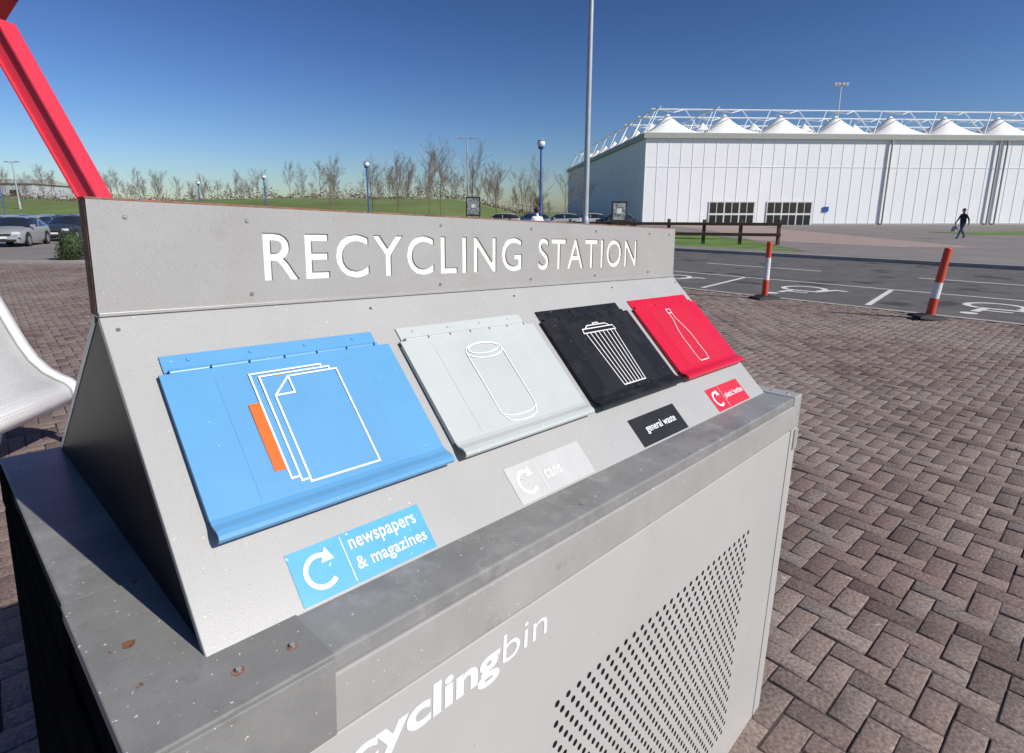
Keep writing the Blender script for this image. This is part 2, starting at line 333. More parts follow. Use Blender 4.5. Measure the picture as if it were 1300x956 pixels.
# a few dry leaves / bits blown over the paving
lv=MB()
for i in range(90):
    x=rng.uniform(1.2,9); y=rng.uniform(1.6,9.5)
    if x*N.x+y*N.y>NEAR-.5: continue
    s=rng.uniform(.006,.017); a=rng.uniform(0,6.28); c,sn=math.cos(a),math.sin(a)
    q=[(-1.6,0,.003),(-.4,.75,.010),(1.2,.35,.004),(1.7,0,.012),(.9,-.6,.005),(-.5,-.7,.009)]
    lv.add([(x+s*(p*c-r*sn),y+s*(p*sn+r*c),zz+.002) for p,r,zz in q],[(0,1,4,5),(1,2,3,4)])
lv.make('fallen_leaves',[M['dryleaf']])
# ------------------------------------------------------------------ RECYCLING BIN
Rm=Matrix(((0.6877,-0.7251,0.0359),(0.7245,0.6886,0.0283),(-0.0452,0.0066,0.999)))
SC=.88
C0=Vector((0,0,1.68)); t0=Vector((-0.6487,0.8879,1.5205)); t1=C0+(t0-C0)*SC
bin_=empty('recycling_station'); bin_.matrix_world=Matrix.Translation(t1)@Rm.to_4x4()@Matrix.Scale(SC,4)
L=1.85; yh,zh=.0074,.1791; ys,zs=-.3917,-.3796; yb=.542; yc=-.4904
su=Vector((0,ys,zs)).normalized()
nn=Vector((1,0,0)).cross(-su).normalized()
def SP(u,v,h): return Vector((u,0,0))+su*v+nn*h
def sbox(mbb,u0,u1,v0,v1,h0,h1,m=0): mbb.box(u0,u1,v0,v1,h0,h1,m,T=lambda p:SP(*p))
def sprib(name,paths,w,h,m):
    b=MB(); k=0
    for pts in paths:
        closed=False
        if pts[-1]==pts[0]: pts=pts[:-1]; closed=True
        Lp,ff=ribbon_pts(pts,w,closed); b.add([SP(p.x,p.y,h+k*.00015) for p in Lp],ff); k+=1
    return b.make(name,[m],bin_)
b=MB()
T_=.012
b.box(0,L,0,.5455,-T_,0,0,T=lambda p:SP(*p)); 
b.make('front_slope_panel',[M['panel']],bin_,bevel=.0015)
b=MB()
b.add([(0.003,.045,0.0),(L-.003,.045,0.0),(L-.003,yb,zs),(0.003,yb,zs),(0.003,.045,-.02),(L-.003,.045,-.02),(L-.003,yb-.02,zs),(0.003,yb-.02,zs)],[(0,3,2,1),(4,5,6,7),(0,1,5,4),(0,4,7,3),(1,2,6,5)])
b.make('back_slope_panel',[M['panel']],bin_)
b=MB()
for x0,x1 in((.004,.012),(L-.012,L-.004)):
    pr=[(.006,-.012),(.045,-.014),(yb-.024,zs+.002),(ys+.024,zs+.002)]
    vv=[(x0,y,z) for y,z in pr]+[(x1,y,z) for y,z in pr]
    b.add(vv,[(0,1,2,3),(7,6,5,4),(0,4,5,1),(1,5,6,2),(2,6,7,3),(3,7,4,0)])
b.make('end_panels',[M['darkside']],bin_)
def textmesh(s,size=1,offset=0,extrude=0,spacing=1.0,res=6):
    cu=bpy.data.curves.new('t','FONT'); cu.body=s; cu.size=size; cu.offset=offset; cu.extrude=extrude; cu.space_character=spacing; cu.resolution_u=res
    o=bpy.data.objects.new('t',cu); COL.objects.link(o); bpy.context.view_layer.update()
    dg=bpy.context.evaluated_depsgraph_get(); me=bpy.data.meshes.new_from_object(o.evaluated_get(dg),depsgraph=dg)
    bpy.data.objects.remove(o); co=np.array([v.co[:] for v in me.vertices]); return me,co
def text_fit(name,s,T,x0,x1,y0,y1,m,offset=.0,spacing=1.0,shear=0,parent=None):
    me,co=textmesh(s,1,offset,0,spacing)
    a,bb=co[:,0].min(),co[:,0].max(); c,d=co[:,1].min(),co[:,1].max()
    for v_,p in zip(me.vertices,co):
        fx=(p[0]-a)/(bb-a); fy=(p[1]-c)/(d-c)
        v_.co=T(x0+fx*(x1-x0)+shear*fy*(y1-y0),y0+fy*(y1-y0))
    me.materials.clear(); me.materials.append(m); me.name=name
    o=bpy.data.objects.new(name,me); COL.objects.link(o); o.parent=parent or bin_; return o
HT=.0025
def hb(name,x0,x1,y0,y1,z0,z1,m,bev=.0):
    q=MB(); q.box(x0,x1,y0,y1,z0,z1,0,T=lambda p:(p[0],p[1]+yh/zh*p[2],p[2])); return q.make(name,[m],bin_,bevel=bev)
front=MB(); front.box(0,L,0,HT,0,zh); fo=front.make('header_front',[M['header']],bin_)
def cutter(s,x0,x1,z0,z1,off,spc):
    me,co=textmesh(s,1,off,.5,spc,4)
    a,bb=co[:,0].min(),co[:,0].max(); c,d=co[:,1].min(),co[:,1].max()
    for v_,p in zip(me.vertices,co):
        v_.co=(x0+(p[0]-a)/(bb-a)*(x1-x0), .001-p[2]*.02, z0+(p[1]-c)/(d-c)*(z1-z0))
    bm=bmesh.new(); bm.from_mesh(me); bmesh.ops.remove_doubles(bm,verts=bm.verts,dist=1e-6); bmesh.ops.recalc_face_normals(bm,faces=bm.faces); bm.to_mesh(me); bm.free()
    o=bpy.data.objects.new('cut',me); COL.objects.link(o); o.parent=bin_; return o
cuts=[cutter('RECYCLING',.266,.984,.044,.135,.012,1.14),cutter('STATION',1.053,1.580,.044,.135,.012,1.14)]
for c in cuts:
    md=fo.modifiers.new('b','BOOLEAN'); md.operation='DIFFERENCE'; md.object=c; md.solver='EXACT'
bpy.context.view_layer.update(); dg=bpy.context.evaluated_depsgraph_get()
me=bpy.data.meshes.new_from_object(fo.evaluated_get(dg),depsgraph=dg); fo.modifiers.clear(); fo.data=me
for c in cuts: bpy.data.objects.remove(c)
for v_ in me.vertices: v_.co.y+=yh/zh*v_.co.z
me.materials.clear(); me.materials.append(M['header'])
for p in me.polygons: p.material_index=0
hb('letter_backing',.02,L-.02,.0034,.0042,.01,zh-.01,M['cream'])
hb('header_back',0.001,L-.001,.042,.046,0,zh,M['header'])
hb('header_end_left',-.0015,.0035,.0045,.0415,0,zh,M['rust'])
hb('header_end_right',L-.0035,L+.0015,.0045,.0415,0,zh,M['header'])
hb('header_top',-.001,L+.001,.0005,.046,zh+.0005,zh+.0035,M['rust'])
hb('header_base',0,L,.0045,.0415,-.003,.002,M['header'])
hb('header_lip',.0,L,-.006,.0,-.001,.005,M['header'],.001)
b=MB()
for x,z in [(.05,.155),(.24,.155),(.24,.022),(.695,.16),(.69,.02),(1.02,.16),(1.02,.02),(1.33,.16),(1.33,.02),(1.66,.158),(1.66,.022),(1.80,.158)]:
    y=yh/zh*z; b.tube((x,y+.001,z),(x,y-.0022,z),.0045,.0035,10)
for u,v_ in [(.02,.03),(.48,.03),(.93,.03),(1.40,.03),(1.83,.03)]:
    b.tube(SP(u,v_,0),SP(u,v_,.002),.004,.003,10)
b.make('screws',[M['steel']],bin_)
# flaps
FL=[(.050,.047,'blue'),(.500,.047,'pale'),(.955,.047,'black'),(1.415,.047,'red')]
FW=.420
def flap(i,u0,mname):
    m=M[mname]; b=MB()
    sbox(b,u0+.010,u0+.010+.388,.092,.124,.0005,.0035)
    prof=[(.1285,.0045),(.131,.0105),(.380,.0125),(.389,.0150),(.400,.0235),(.409,.0260),(.415,.0235),(.4165,.017)]
    th=.0028
    up=[];lo_=[]
    for j,(v_,h) in enumerate(prof):
        a=Vector(prof[max(0,j-1)]);c=Vector(prof[min(len(prof)-1,j+1)]); d=(c-a).normalized(); nrm=Vector((-d.y,d.x))
        up.append((v_,h)); lo_.append((v_-nrm.x*th,h-nrm.y*th))
    ua,ub=u0,u0+FW
    n_=len(prof); vv=[SP(ua,*p) for p in up]+[SP(ub,*p) for p in up]+[SP(ua,*p) for p in lo_]+[SP(ub,*p) for p in lo_]
    ff=[]
    for j in range(n_-1):
        ff+=[(j,j+1,n_+j+1,n_+j),(2*n_+j,3*n_+j,3*n_+j+1,2*n_+j+1),(j,2*n_+j,2*n_+j+1,j+1),(n_+j,n_+j+1,3*n_+j+1,3*n_+j)]
    ff+=[(0,n_,3*n_,2*n_),(n_-1,3*n_-1,4*n_-1,2*n_-1)]
    b.add(vv,ff)
    for x in(u0+.0,u0+FW-.003):
        sbox(b,x+.0002,x+.0028,.140,.378,.002,.0098)
    k=u0+.016
    while k<u0+.395:
        b.tube(SP(k,.127,.0065),SP(min(k+.058,u0+.395),.127,.0065),.0052,n=10); k+=.062
    b.make('flap_%s'%mname,[m],bin_)
    b=MB(); 
    for du in(.05,.15,.25,.35): b.tube(SP(u0+du,.104,.003),SP(u0+du,.104,.0055),.0042,.003,8)
    b.make('flap_rivets_%s'%mname,[m],bin_)
    b=MB(); sbox(b,u0+.02,u0+FW-.02,.14,.396,.0006,.0012); b.make('flap_opening_%s'%mname,[M['gap']],bin_)
for i,(u0,_,mn) in enumerate(FL): flap(i,u0,mn)
HF=.0136
def sticker(name,u0,u1,v0,v1,m,h): 
    b=MB(); b.add([SP(u0,v0,h),SP(u0,v1,h),SP(u1,v1,h),SP(u1,v0,h)],[(0,1,2,3)]); return b.make(name,[m],bin_)
M['blue2']=mat('blue_sticker',(.105,.305,.545),.45,var=.05,scale=8); M['pale2']=mat('pale_sticker',(.45,.485,.47),.45,var=.04,scale=8)
M['black2']=speckle(mat('black_sticker',(.014,.014,.015),.5,var=.3,scale=8,spec=.2),(.2,.2,.2),220,.73,.03); M['red2']=mat('red_sticker',(.55,.008,.032),.45,var=.05,scale=8)
def zt_(v): return .0105+(v-.131)/(.249)*.002
for (u0,_,mn) in FL:
    a,c=u0+.075,u0+.335
    b=MB(); q=.148;r=.374
    b.add([SP(a,q,zt_(q)+.0004),SP(a,r,zt_(r)+.0004),SP(c,r,zt_(r)+.0004),SP(c,q,zt_(q)+.0004)],[(0,1,2,3)]); b.make('sticker_'+mn,[M[mn+'2']],bin_)
LW=.0032
def sheetpath(u0,v0,w_,h_,fold=.034,part=False):
    return [(u0+fold,v0),(u0+w_,v0),(u0+w_,v0+h_),(u0,v0+h_),(u0,v0+fold),(u0+fold,v0)]
P=[sheetpath(.206,.170,.127,.198),[(.206,.204),(.240,.204),(.240,.170)],
   [(.204,.362),(.192,.362),(.192,.163),(.320,.163),(.320,.168)],[(.190,.354),(.178,.354),(.178,.156),(.306,.156),(.306,.161)]]
sprib('icon_newspapers',P,LW,HF-.0002,M['white'])
sticker('icon_orange_bar',.158,.176,.212,.336,M['orange'],HF-.0001)
def ell(cu,cv,a,b_,t0,t1,n=24): return [(cu+a*math.cos(t),cv+b_*math.sin(t)) for t in np.linspace(t0,t1,n)]
cu_=.706
e0=ell(cu_,.180,.046,.014,0,2*math.pi,33)[:-1]
P=[e0+[e0[0]],
   ell(cu_,.186,.056,.020,-.1,math.pi+.1), ell(cu_,.186,.056,.022,math.pi,2*math.pi)[2:-2],
   [(cu_-.056,.190),(cu_-.056,.345),(cu_-.047,.362)],[(cu_+.056,.190),(cu_+.056,.345),(cu_+.047,.362)],
   ell(cu_,.362,.047,.014,0,math.pi), ell(cu_,.345,.056,.017,.12,math.pi-.12)]
sprib('icon_can',P,.0024,HF-.0002,M['greywhite'])
c=1.168
P=[[(c-.078,.190),(c-.074,.176),(c+.074,.176),(c+.078,.190),(c-.078,.190)],
   [(c-.060,.176),(c-.045,.166),(c+.045,.166),(c+.060,.176)],[(c-.016,.166),(c-.012,.160),(c+.012,.160),(c+.016,.166)],
   [(c-.070,.191),(c-.054,.368),(c+.054,.368),(c+.070,.191)]]
for k in range(1,7):
    fx=-1+2*k/7; P.append([(c+fx*.070,.192),(c+fx*.054,.367)])
sprib('icon_waste_bin',P,LW,HF-.0003,M['white'])
c=1.606
half=[(.013,.152),(.013,.166),(.010,.170),(.011,.195),(.026,.232),(.034,.262),(.034,.300),(.031,.306),(.034,.312),(.034,.352),(.028,.366)]
P=[[(c+a,b_) for a,b_ in half]+[(c-a,b_) for a,b_ in half[::-1]]]; P[0].append(P[0][0])
P.append([(c-.012,.168),(c+.012,.168)])
sprib('icon_bottle',P,.0028,HF-.0003,M['white'])
def swirl(name,cu,cv,r,m,h,wd):
    te=math.radians(300)
    pts=[(cu+r*math.cos(t),cv+r*math.sin(t)) for t in np.linspace(math.radians(45),te,26)]
    o=sprib(name,[pts],wd,h,m)
    b=MB(); px_,py_=cu+r*math.cos(te),cv+r*math.sin(te); d=Vector((-math.sin(te),math.cos(te))); rr=Vector((math.cos(te),math.sin(te))); p=Vector((px_,py_))-d*.002
    q=[p+rr*wd*1.7,p+d*wd*2.5-rr*wd*.25,p-rr*wd*1.7]; b.add([SP(x.x,x.y,h+.0003) for x in q],[(0,1,2)]); b.make(name+'_head',[m],bin_)
def label(nm,u0,u1,lines,m,tm,sw=True,lw=None):
    v0,v1=.4605,.541
    sticker('label_'+nm,u0,u1,v0,v1,m,.0008)
    Tt=lambda x,y:SP(x,y,.0016)
    if sw:
        swirl('label_arrow_'+nm,u0+.042,.5015,.0235,tm,.0014,.0072)
        sprib('label_rule_'+nm,[[(u0+.086,v0+.004),(u0+.086,v1-.004)]],.0014,.0014,tm); tx=u0+.096
    else: tx=u0+.05
    for k,(s,x1,ya,yb_) in enumerate(lines):
        text_fit('label_text_%s_%d'%(nm,k+1),s,Tt,tx,x1,ya,yb_,tm,offset=.014,spacing=1.05)
label('newspapers',.130,.368,[('newspapers',.352,.497,.474),('& magazines',.358,.529,.503)],M['lblblue'],M['white'])
label('cans',.585,.829,[('cans',.735,.512,.493)],M['lblgrey'],M['greywhite'])
label('general_waste',1.045,1.283,[('general waste',1.250,.515,.488)],M['lblblack'],M['white'],sw=False)
label('plastic_bottles',1.490,1.728,[('plastic bottles',1.718,.514,.489)],M['lblred'],M['white'])
# cabinet
CX0,CX1=-.105,1.941; CB=.55
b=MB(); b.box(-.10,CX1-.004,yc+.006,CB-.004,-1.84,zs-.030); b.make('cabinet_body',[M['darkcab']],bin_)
b=MB(); b.box(CX0,1.862,yc+.0,CB,zs-.028,zs); b.make('top_tray',[M['ledge']],bin_,bevel=.004)
b=MB(); b.box(1.8645,CX1,yc-.001,CB,zs-.1205,zs+.0015); b.make('right_corner_cap',[M['fascia']],bin_,bevel=.003)
b=MB(); b.box(CX0-.001,1.8625,yc-.002,yc+.016,zs-.117,zs-.0295); b.make('front_fascia',[M['fascia']],bin_,bevel=.003)
b=MB(); b.box(CX0-.001,.118,yc-.0035,yc+.012,zs-.119,zs-.006); b.box(CX0-.0015,.118,yc-.003,yc+.34,zs-.004,zs+.0022); b.make('left_corner_plate',[M['cornerp']],bin_,bevel=.002)
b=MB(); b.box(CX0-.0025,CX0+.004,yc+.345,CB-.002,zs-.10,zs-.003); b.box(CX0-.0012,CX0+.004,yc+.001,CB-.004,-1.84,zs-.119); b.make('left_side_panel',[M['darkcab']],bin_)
b=MB(); b.box(.06,1.872,yc+.0015,yc+.009,-1.70,zs-.1225); b.make('front_door',[M['front']],bin_,bevel=.002)
b=MB(); b.box(1.8775,CX1,yc+.0005,yc+.03,-1.84,zs-.1225); b.box(CX0+.005,.054,yc+.0005,yc+.03,-1.84,zs-.1225); b.make('front_posts',[M['front']],bin_,bevel=.002)
b=MB(); b.box(.054,1.8775,yc+.004,yc+.03,-1.84,-1.706); b.make('plinth',[M['front']],bin_,bevel=.002)
b=MB(); b.box(1.905,CX1+.003,yc-.004,yc+.02,zs-.20,zs-.124); b.make('door_hinge',[M['fascia']],bin_,bevel=.002)
b=MB(); b.box(CX1-.0035,CX1+.001,yc+.03,CB-.003,-1.84,zs-.123); b.make('right_side_panel',[M['front']],bin_)
b=MB()
row=0; z=-.772
yq=yc+.0009
while z>-1.52:
    x=.60+(.018 if row%2 else 0)
    while x<1.578:
        q=[(x+.0075*math.cos(t),yq,z+.0075*math.sin(t)) for t in np.linspace(0,2*math.pi,13)[:-1]]
        b.add(q,[tuple(range(12))]); x+=.036
    z-=.024; row+=1
b.make('door_perforations',[M['hole']],bin_)
TF=lambda x,z:(x,yc+.0008,z)
text_fit('door_text_recycling','recycling',TF,.045,.4265,-.604,-.528,M['white'],offset=.03,spacing=1.0)
text_fit('door_text_bin','bin',TF,.434,.552,-.584,-.528,M['white'],offset=-.006,spacing=1.0)
b=MB()
for x,y in [(.085,-.445),(.02,-.44),(-.06,-.30)]:
    q=[(x+(.006+.004*random.random())*math.cos(t),y+(.006+.004*random.random())*math.sin(t),zs+.0028) for t in np.linspace(0,2*math.pi,15)[:-1]]; b.add(q,[tuple(range(14))])
b.make('rust_spots',[M['rust']],bin_)
b=MB()
for x,y in [(.085,-.445),(.02,-.44),(1.90,-.455),(1.90,-.40)]: b.tube((x,y,zs+.001),(x,y,zs+.006),.0045,.0035,10)
b.make('ledge_bolts',[M['steel']],bin_)
# ------------------------------------------------------------------ bollards
def bollard(loc,lean,bands,h=1.1,r=.055):
    e=empty('traffic_bollard',loc); e.rotation_euler=lean
    b=MB(); z=.06
    for frac0,frac1,mi in bands:
        b.tube((0,0,.06+frac0*(h-.06)),(0,0,.06+frac1*(h-.06)),r*(1.05-.15*frac0),r*(1.05-.15*frac1),16,mi,cap=False)
    b.ball((0,0,h-.005),r*.90,14,bands[-1][2],.5)
    b.make('post',[M['bolred'],M['bolwhite']],e)
    b=MB(); b.add([(x,y,.0) for x,y in[(-.26,-.17),(.26,-.17),(.26,.17),(-.26,.17)]]+[(x,y,.035) for x,y in[(-.25,-.16),(.25,-.16),(.25,.16),(-.25,.16)]]+[(x,y,.075) for x,y in[(-.09,-.09),(.09,-.09),(.09,.09),(-.09,.09)]],
      [(0,1,5,4),(1,2,6,5),(2,3,7,6),(3,0,4,7),(4,5,9,8),(5,6,10,9),(6,7,11,10),(7,4,8,11),(8,9,10,11)])
    b.make('rubber_base',[M['rubber']],e,bevel=.008); return e
bollard((5.0,11.3,0.002),(0,0,.3),[(0,.30,0),(.30,.72,1),(.72,1,0)])
bollard((6.7,9.1,0.002),(0,math.radians(7),0),[(0,.26,0),(.26,.50,1),(.50,1,0)],h=1.12,r=.06)
# ------------------------------------------------------------------ canopy
e=empty('red_canopy')
def beam(mb_,p,q,wx_,wy_,m=0):
    p=Vector(p);q=Vector(q); d=(q-p).normalized(); ya=Vector((0,1,0)); xa=ya.cross(d).normalized()
    v=[];
    for c in(p,q):
        for a,b2 in((-1,-1),(1,-1),(1,1),(-1,1)): v.append(c+xa*(a*wx_/2)+ya*(b2*wy_/2))
    mb_.add(v,[(0,3,2,1),(4,5,6,7),(0,1,5,4),(1,2,6,5),(2,3,7,6),(3,0,4,7)],m)
b=MB(); yy=4.5
bt=Vector((-2.40,yy,-.02)); tp=Vector((-3.68,yy,2.98))
d=(tp-bt).normalized(); xa=Vector((0,1,0)).cross(d).normalized()
beam(b,bt,tp,.12,.12)
for s_ in(-1,1): beam(b,bt+xa*s_*.068,tp+xa*s_*.068,.013,.17)
beam(b,(-8.0,yy,0),(-8.0,yy,2.95),.14,.14)
b.box(-2.66,-2.20,4.36,4.64,-.01,.015)
b.make('strut',[M['redsteel']],e)
b=MB()
pr=[(-8.6,2.985),(-3.735,2.985),(-3.45,3.30),(-8.6,3.30)]
vv=[(x,4.40,z) for x,z in pr]+[(x,4.60,z) for x,z in pr]; b.add(vv,[(0,1,2,3),(7,6,5,4),(0,4,5,1),(1,5,6,2),(2,6,7,3),(3,7,4,0)])
b.box(-9.2,-3.4,3.3,4.8,3.305,3.36); b.make('roof_beam',[M['redroof']],e,bevel=.006)
# ------------------------------------------------------------------ bench
e=empty('metal_bench')
prof=[(-3.72,1.24),(-3.69,1.20),(-3.65,1.12),(-3.60,1.00),(-3.55,.87),(-3.50,.75),(-3.44,.64),(-3.36,.555),(-3.28,.505),(-3.215,.475),(-3.18,.44),(-3.17,.39),(-3.18,.33)]
y0,y1=2.2,4.02
def swept(b,prof,y0,y1,th,m=0):
    n_=len(prof); lo_=[]
    for j,(x,z) in enumerate(prof):
        a=Vector(prof[max(0,j-1)]);c=Vector(prof[min(n_-1,j+1)]);d=(c-a).normalized(); lo_.append((x+d.y*th,z-d.x*th))
    vv=[(x,y0,z) for x,z in prof]+[(x,y1,z) for x,z in prof]+[(x,y0,z) for x,z in lo_]+[(x,y1,z) for x,z in lo_]
    ff=[];
    for j in range(n_-1): ff+=[(j,n_+j,n_+j+1,j+1),(2*n_+j,2*n_+j+1,3*n_+j+1,3*n_+j),(j,j+1,2*n_+j+1,2*n_+j),(n_+j,3*n_+j,3*n_+j+1,n_+j+1)]
    ff+=[(0,2*n_,3*n_,n_),(n_-1,2*n_-1,4*n_-1,3*n_-1)]
    b.add(vv,ff,m,True)
b=MB(); swept(b,prof,y0,y1-.05,.012)
b.make('seat_shell',[M['benchm']],e)
b=MB()
for yy in(y0,y1-.03):
    swept(b,prof,yy-.035,yy+.035,-.03)
b.tube((-3.19,y1-.03,.36),(-3.26,y1-.03,0),.026,.026,12); b.tube((-3.55,y1-.03,.80),(-3.82,y1-.03,0),.024,.024,12)
b.tube((-3.19,y0,.36),(-3.26,y0,0),.026,.026,12); b.tube((-3.55,y0,.80),(-3.82,y0,0),.024,.024,12)
b.make('end_frames',[M['benchm']],e)
b=MB()
for j in range(1,len(prof)-2):
    p,q=Vector(prof[j]),Vector(prof[j+1]); d=(q-p); ln=d.length; d.normalize(); nr=Vector((-d.y,d.x)); nr=nr if nr.x>0 else -nr
    for k in range(max(1,int(ln/.02))):
        c=p+d*(k+.5)*.02
        for yy in np.arange(y0+.1,y1-.12,.02):
            o=nr*.0012; b.add([(c.x+o.x-d.x*.0035,yy-.0035,c.y+o.y-d.y*.0035),(c.x+o.x-d.x*.0035,yy+.0035,c.y+o.y-d.y*.0035),(c.x+o.x+d.x*.0035,yy+.0035,c.y+o.y+d.y*.0035),(c.x+o.x+d.x*.0035,yy-.0035,c.y+o.y+d.y*.0035)],[(0,1,2,3)])
b.make('fine_perforations',[M['meshgap']],e)
# ------------------------------------------------------------------ exhibition hall
hall=empty('exhibition_hall')
A=Vector((15.8,71.2,.0)); dx=Vector((.9984,.057,0)); dy=Vector((-.057,.9984,0)); HW=110; HD=60; HH=10.75
def BT(p): return A+dx*p[0]+dy*p[1]+Vector((0,0,p[2]))
b=MB(); b.box(0,HW,0,HD,0,HH,0,T=BT); b.make('walls',[M['bldg']],hall)
b=MB()
for x in np.arange(0.0,HW,1.42): b.box(x-.02,x+.02,-.03,-.002,.3,HH-.7,0,T=BT)
for y in np.arange(1.5,HD,1.42): b.box(-.03,-.002,y-.02,y+.02,.3,HH-.7,0,T=BT)
b.box(-.03,HW,-.035,-.0022,6.9,6.98,0,T=BT); b.box(-.035,-.0022,0,HD,6.9,6.98,0,T=BT)
b.make('cladding_ribs',[M['bldg2']],hall)
b=MB()
b.box(-.35,HW,-.35,-.01,HH-.62,HH-.02,0,T=BT); b.box(-.35,-.01,0,HD,HH-.62,HH-.02,0,T=BT)
for x in(30.0,43.6,44.6,58.0): b.tube(BT((x,-.25,.1)),BT((x,-.25,HH-.5)),.11,n=8)
b.box(-.06,HW,-.09,-.003,0,.28,0,T=BT)
b.make('eaves_and_downpipes',[M['eave']],hall)
b=MB()
for g0 in(8.2,15.4):
    b.box(g0-.12,g0+5.72,-.10,-.06,0,2.95,1,T=BT)
    for k in range(6):
        x0=g0+k*.94+(.0 if k%2==0 else -.04)
        for z0,z1 in((.12,1.30),(1.55,2.80)): b.box(x0+.03,x0+.80,-.13,-.1005,z0,z1,0,T=BT)
b.make('doors',[M['pane'],M['frame']],hall)
b=MB(); b.box(22.4,23.1,-.12,-.06,1.7,2.3,0,T=BT); b.make('wall_notice',[M['bluepole']],hall)
SPC=7.1
def peak(b,x0,y0,s,h,zb):
    nr=8; ns=16; v=[];f=[]
    for j in range(nr+1):
        t=j/nr
        for i in range(ns):
            a=2*math.pi*i/ns
            ca,sa=math.cos(a),math.sin(a)
            sq=1/max(abs(ca),abs(sa))
            rad=(s/2)*(sq*(1-t)+t)*(1-t)+.10*t
            v.append(BT((x0+s/2+rad*ca,y0+s/2+rad*sa,zb+h*(t**1.4))))
    for j in range(nr):
        for i in range(ns): f.append((j*ns+i,j*ns+(i+1)%ns,(j+1)*ns+(i+1)%ns,(j+1)*ns+i))
    b.add(v,f,0,True)
b=MB()
for i in range(int(HW/SPC)):
    for j in range(int(HD/SPC)): peak(b,i*SPC+.02,j*SPC+.02,SPC-.04,2.6,HH+.02)
b.make('tensile_peaks',[M['membrane']],hall)
b=MB(); zt2=HH+3.05; nX=int(HW/SPC); nY=int(HD/SPC)
for j in range(0,nY+1):
    if j in(0,1,2,nY):
        yy=j*SPC+ (1.2 if j==0 else 0)
        b.tube(BT((1.2,yy+1.5,zt2)),BT((HW,yy+1.5,zt2)),.09,n=5)
        for i in range(nX):
            x=i*SPC
            for d0,d1 in((0,.25),(.5,.25),(.5,.75),(1,.75)): b.tube(BT((x+d0*SPC,yy+(0 if d0 in(0,1) else .2),HH+(.1 if d0 in(0,1) else 2.5))),BT((x+d1*SPC,yy+1.5,zt2)),.055,n=5)
            b.tube(BT((x+SPC/2,yy+1.5,zt2)),BT((x+SPC/2,yy+SPC/2,zt2-.3)),.05,n=4)
for i in(0,1):
    xx=i*SPC+.8
    b.tube(BT((xx+1.0,1.0,zt2)),BT((xx+1.0,HD,zt2)),.09,n=5)
    for j in range(nY):
        y=j*SPC
        for d0,d1 in((0,.25),(.5,.25),(.5,.75),(1,.75)): b.tube(BT((xx-.6,y+d0*SPC,HH+(.1 if d0 in(0,1) else 2.3))),BT((xx+1.0,y+d1*SPC,zt2)),.055,n=5)
b.make('roof_trusses',[M['truss']],hall)
e=empty('floodlight_mast',(56,105,0)); b=MB()
b.tube((0,0,0),(0,0,22.6),.28,.13,10); b.box(-1.1,1.1,-.06,.06,22.5,22.65)
for x in(-.95,-.35,.35,.95): b.box(x-.22,x+.22,-.25,.15,22.7,23.1)
b.make('mast',[M['pole']],e)
# ------------------------------------------------------------------ fence
e=empty('timber_fence',(0,0,.10)); b=MB()
P0=Vector((12.9,28.3,0)); Dn=Vector((-6.0,2.05,0)).normalized(); npst=14
for i in range(npst):
    p=P0+Dn*(1.72*i); b.box(-.07,.07,-.07,.07,-.1,1.22+.02*math.sin(i*5),0,T=lambda q,p=p:(p.x+q[0],p.y+q[1],q[2]))
nrm_=Vector((-Dn.y,Dn.x,0))
for z0 in(.42,.92):
    b.box(0,1.72*(npst-1)+.2,-.03,.03,z0,z0+.15,0,T=lambda q:(P0+Dn*(q[0]-.1)+nrm_*(q[1]+.095)+Vector((0,0,q[2])))[:])
b.make('posts_and_rails',[M['wood']],e,bevel=.008)
# ------------------------------------------------------------------ lamps
def lamp_blue(x,y,h,z0=0.0,nm='blue_street_lamp'):
    e=empty(nm,(x,y,z0)); b=MB(); b.tube((0,0,0),(0,0,1.1),.085,.085,12,0); b.tube((0,0,1.1),(0,0,h-.35),.055,.05,12,0); b.tube((0,0,h-.42),(0,0,h-.32),.12,.16,12,0)
    b.ball((0,0,h-.16),.20,16,1); b.tube((0,0,h-.03),(0,0,h+.03),.21,.10,14,2); b.make('column',[M['bluepole'],M['globe'],M['pole']],e)
lamp_blue(1.45,30,5.05,.1); lamp_blue(-10.2,42,5.0,.1); lamp_blue(-22.9,55,5.0,0); lamp_blue(-34.8,66,5.0,0)
lamp_blue(-62,72,5.5,.3)
def lamp_tall(x,y,h,z0,r0,r1,nm='street_lamp'):
    e=empty(nm,(x,y,z0)); b=MB(); b.tube((0,0,0),(0,0,1.4),r0*1.35,r0*1.3,16); b.tube((0,0,1.4),(0,0,1.55),r0*1.3,r0,16); b.tube((0,0,1.55),(0,0,h),r0,r1,16)
    b.tube((-.6,0,h-.02),(.6,0,h-.02),r1*.7,n=8); 
    for s_ in(-1,1): b.box(s_*.75-.32,s_*.75+.32,-.13,.13,h-.04,h+.08)
    b.make('column',[M['pole']],e)
lamp_tall(2.52,20.2,12,0,.098,.070)
lamp_tall(-5.3,71,9.8,.3,.10,.06); lamp_tall(-88,100,8,3,.12,.07); lamp_tall(-70,84,7,1.5,.12,.07)
def board(x,y,z0,w_,h_,zc):
    e=empty('notice_board',(x,y,z0)); b=MB(); b.box(-w_/2,w_/2,-.04,.04,zc-h_/2,zc+h_/2,0)
    b.box(-w_/2+.08,w_/2-.08,-.052,-.041,zc-h_/2+.1,zc+h_/2-.1,1)
    for s_ in(-1,1): b.box(s_*w_/2*.85-.035,s_*w_/2*.85+.035,-.03,.03,0,zc-h_/2-.001,0)
    b.box(-.12,.12,-.0545,-.0525,zc-.1,zc+.16,2)
    b.make('panel_and_posts',[M['rubber'],M['boardface'],M['plate']],e)
board(-2.7,41,.1,1.0,1.3,1.95); board(5.6,30.8,.1,.80,1.05,1.6)
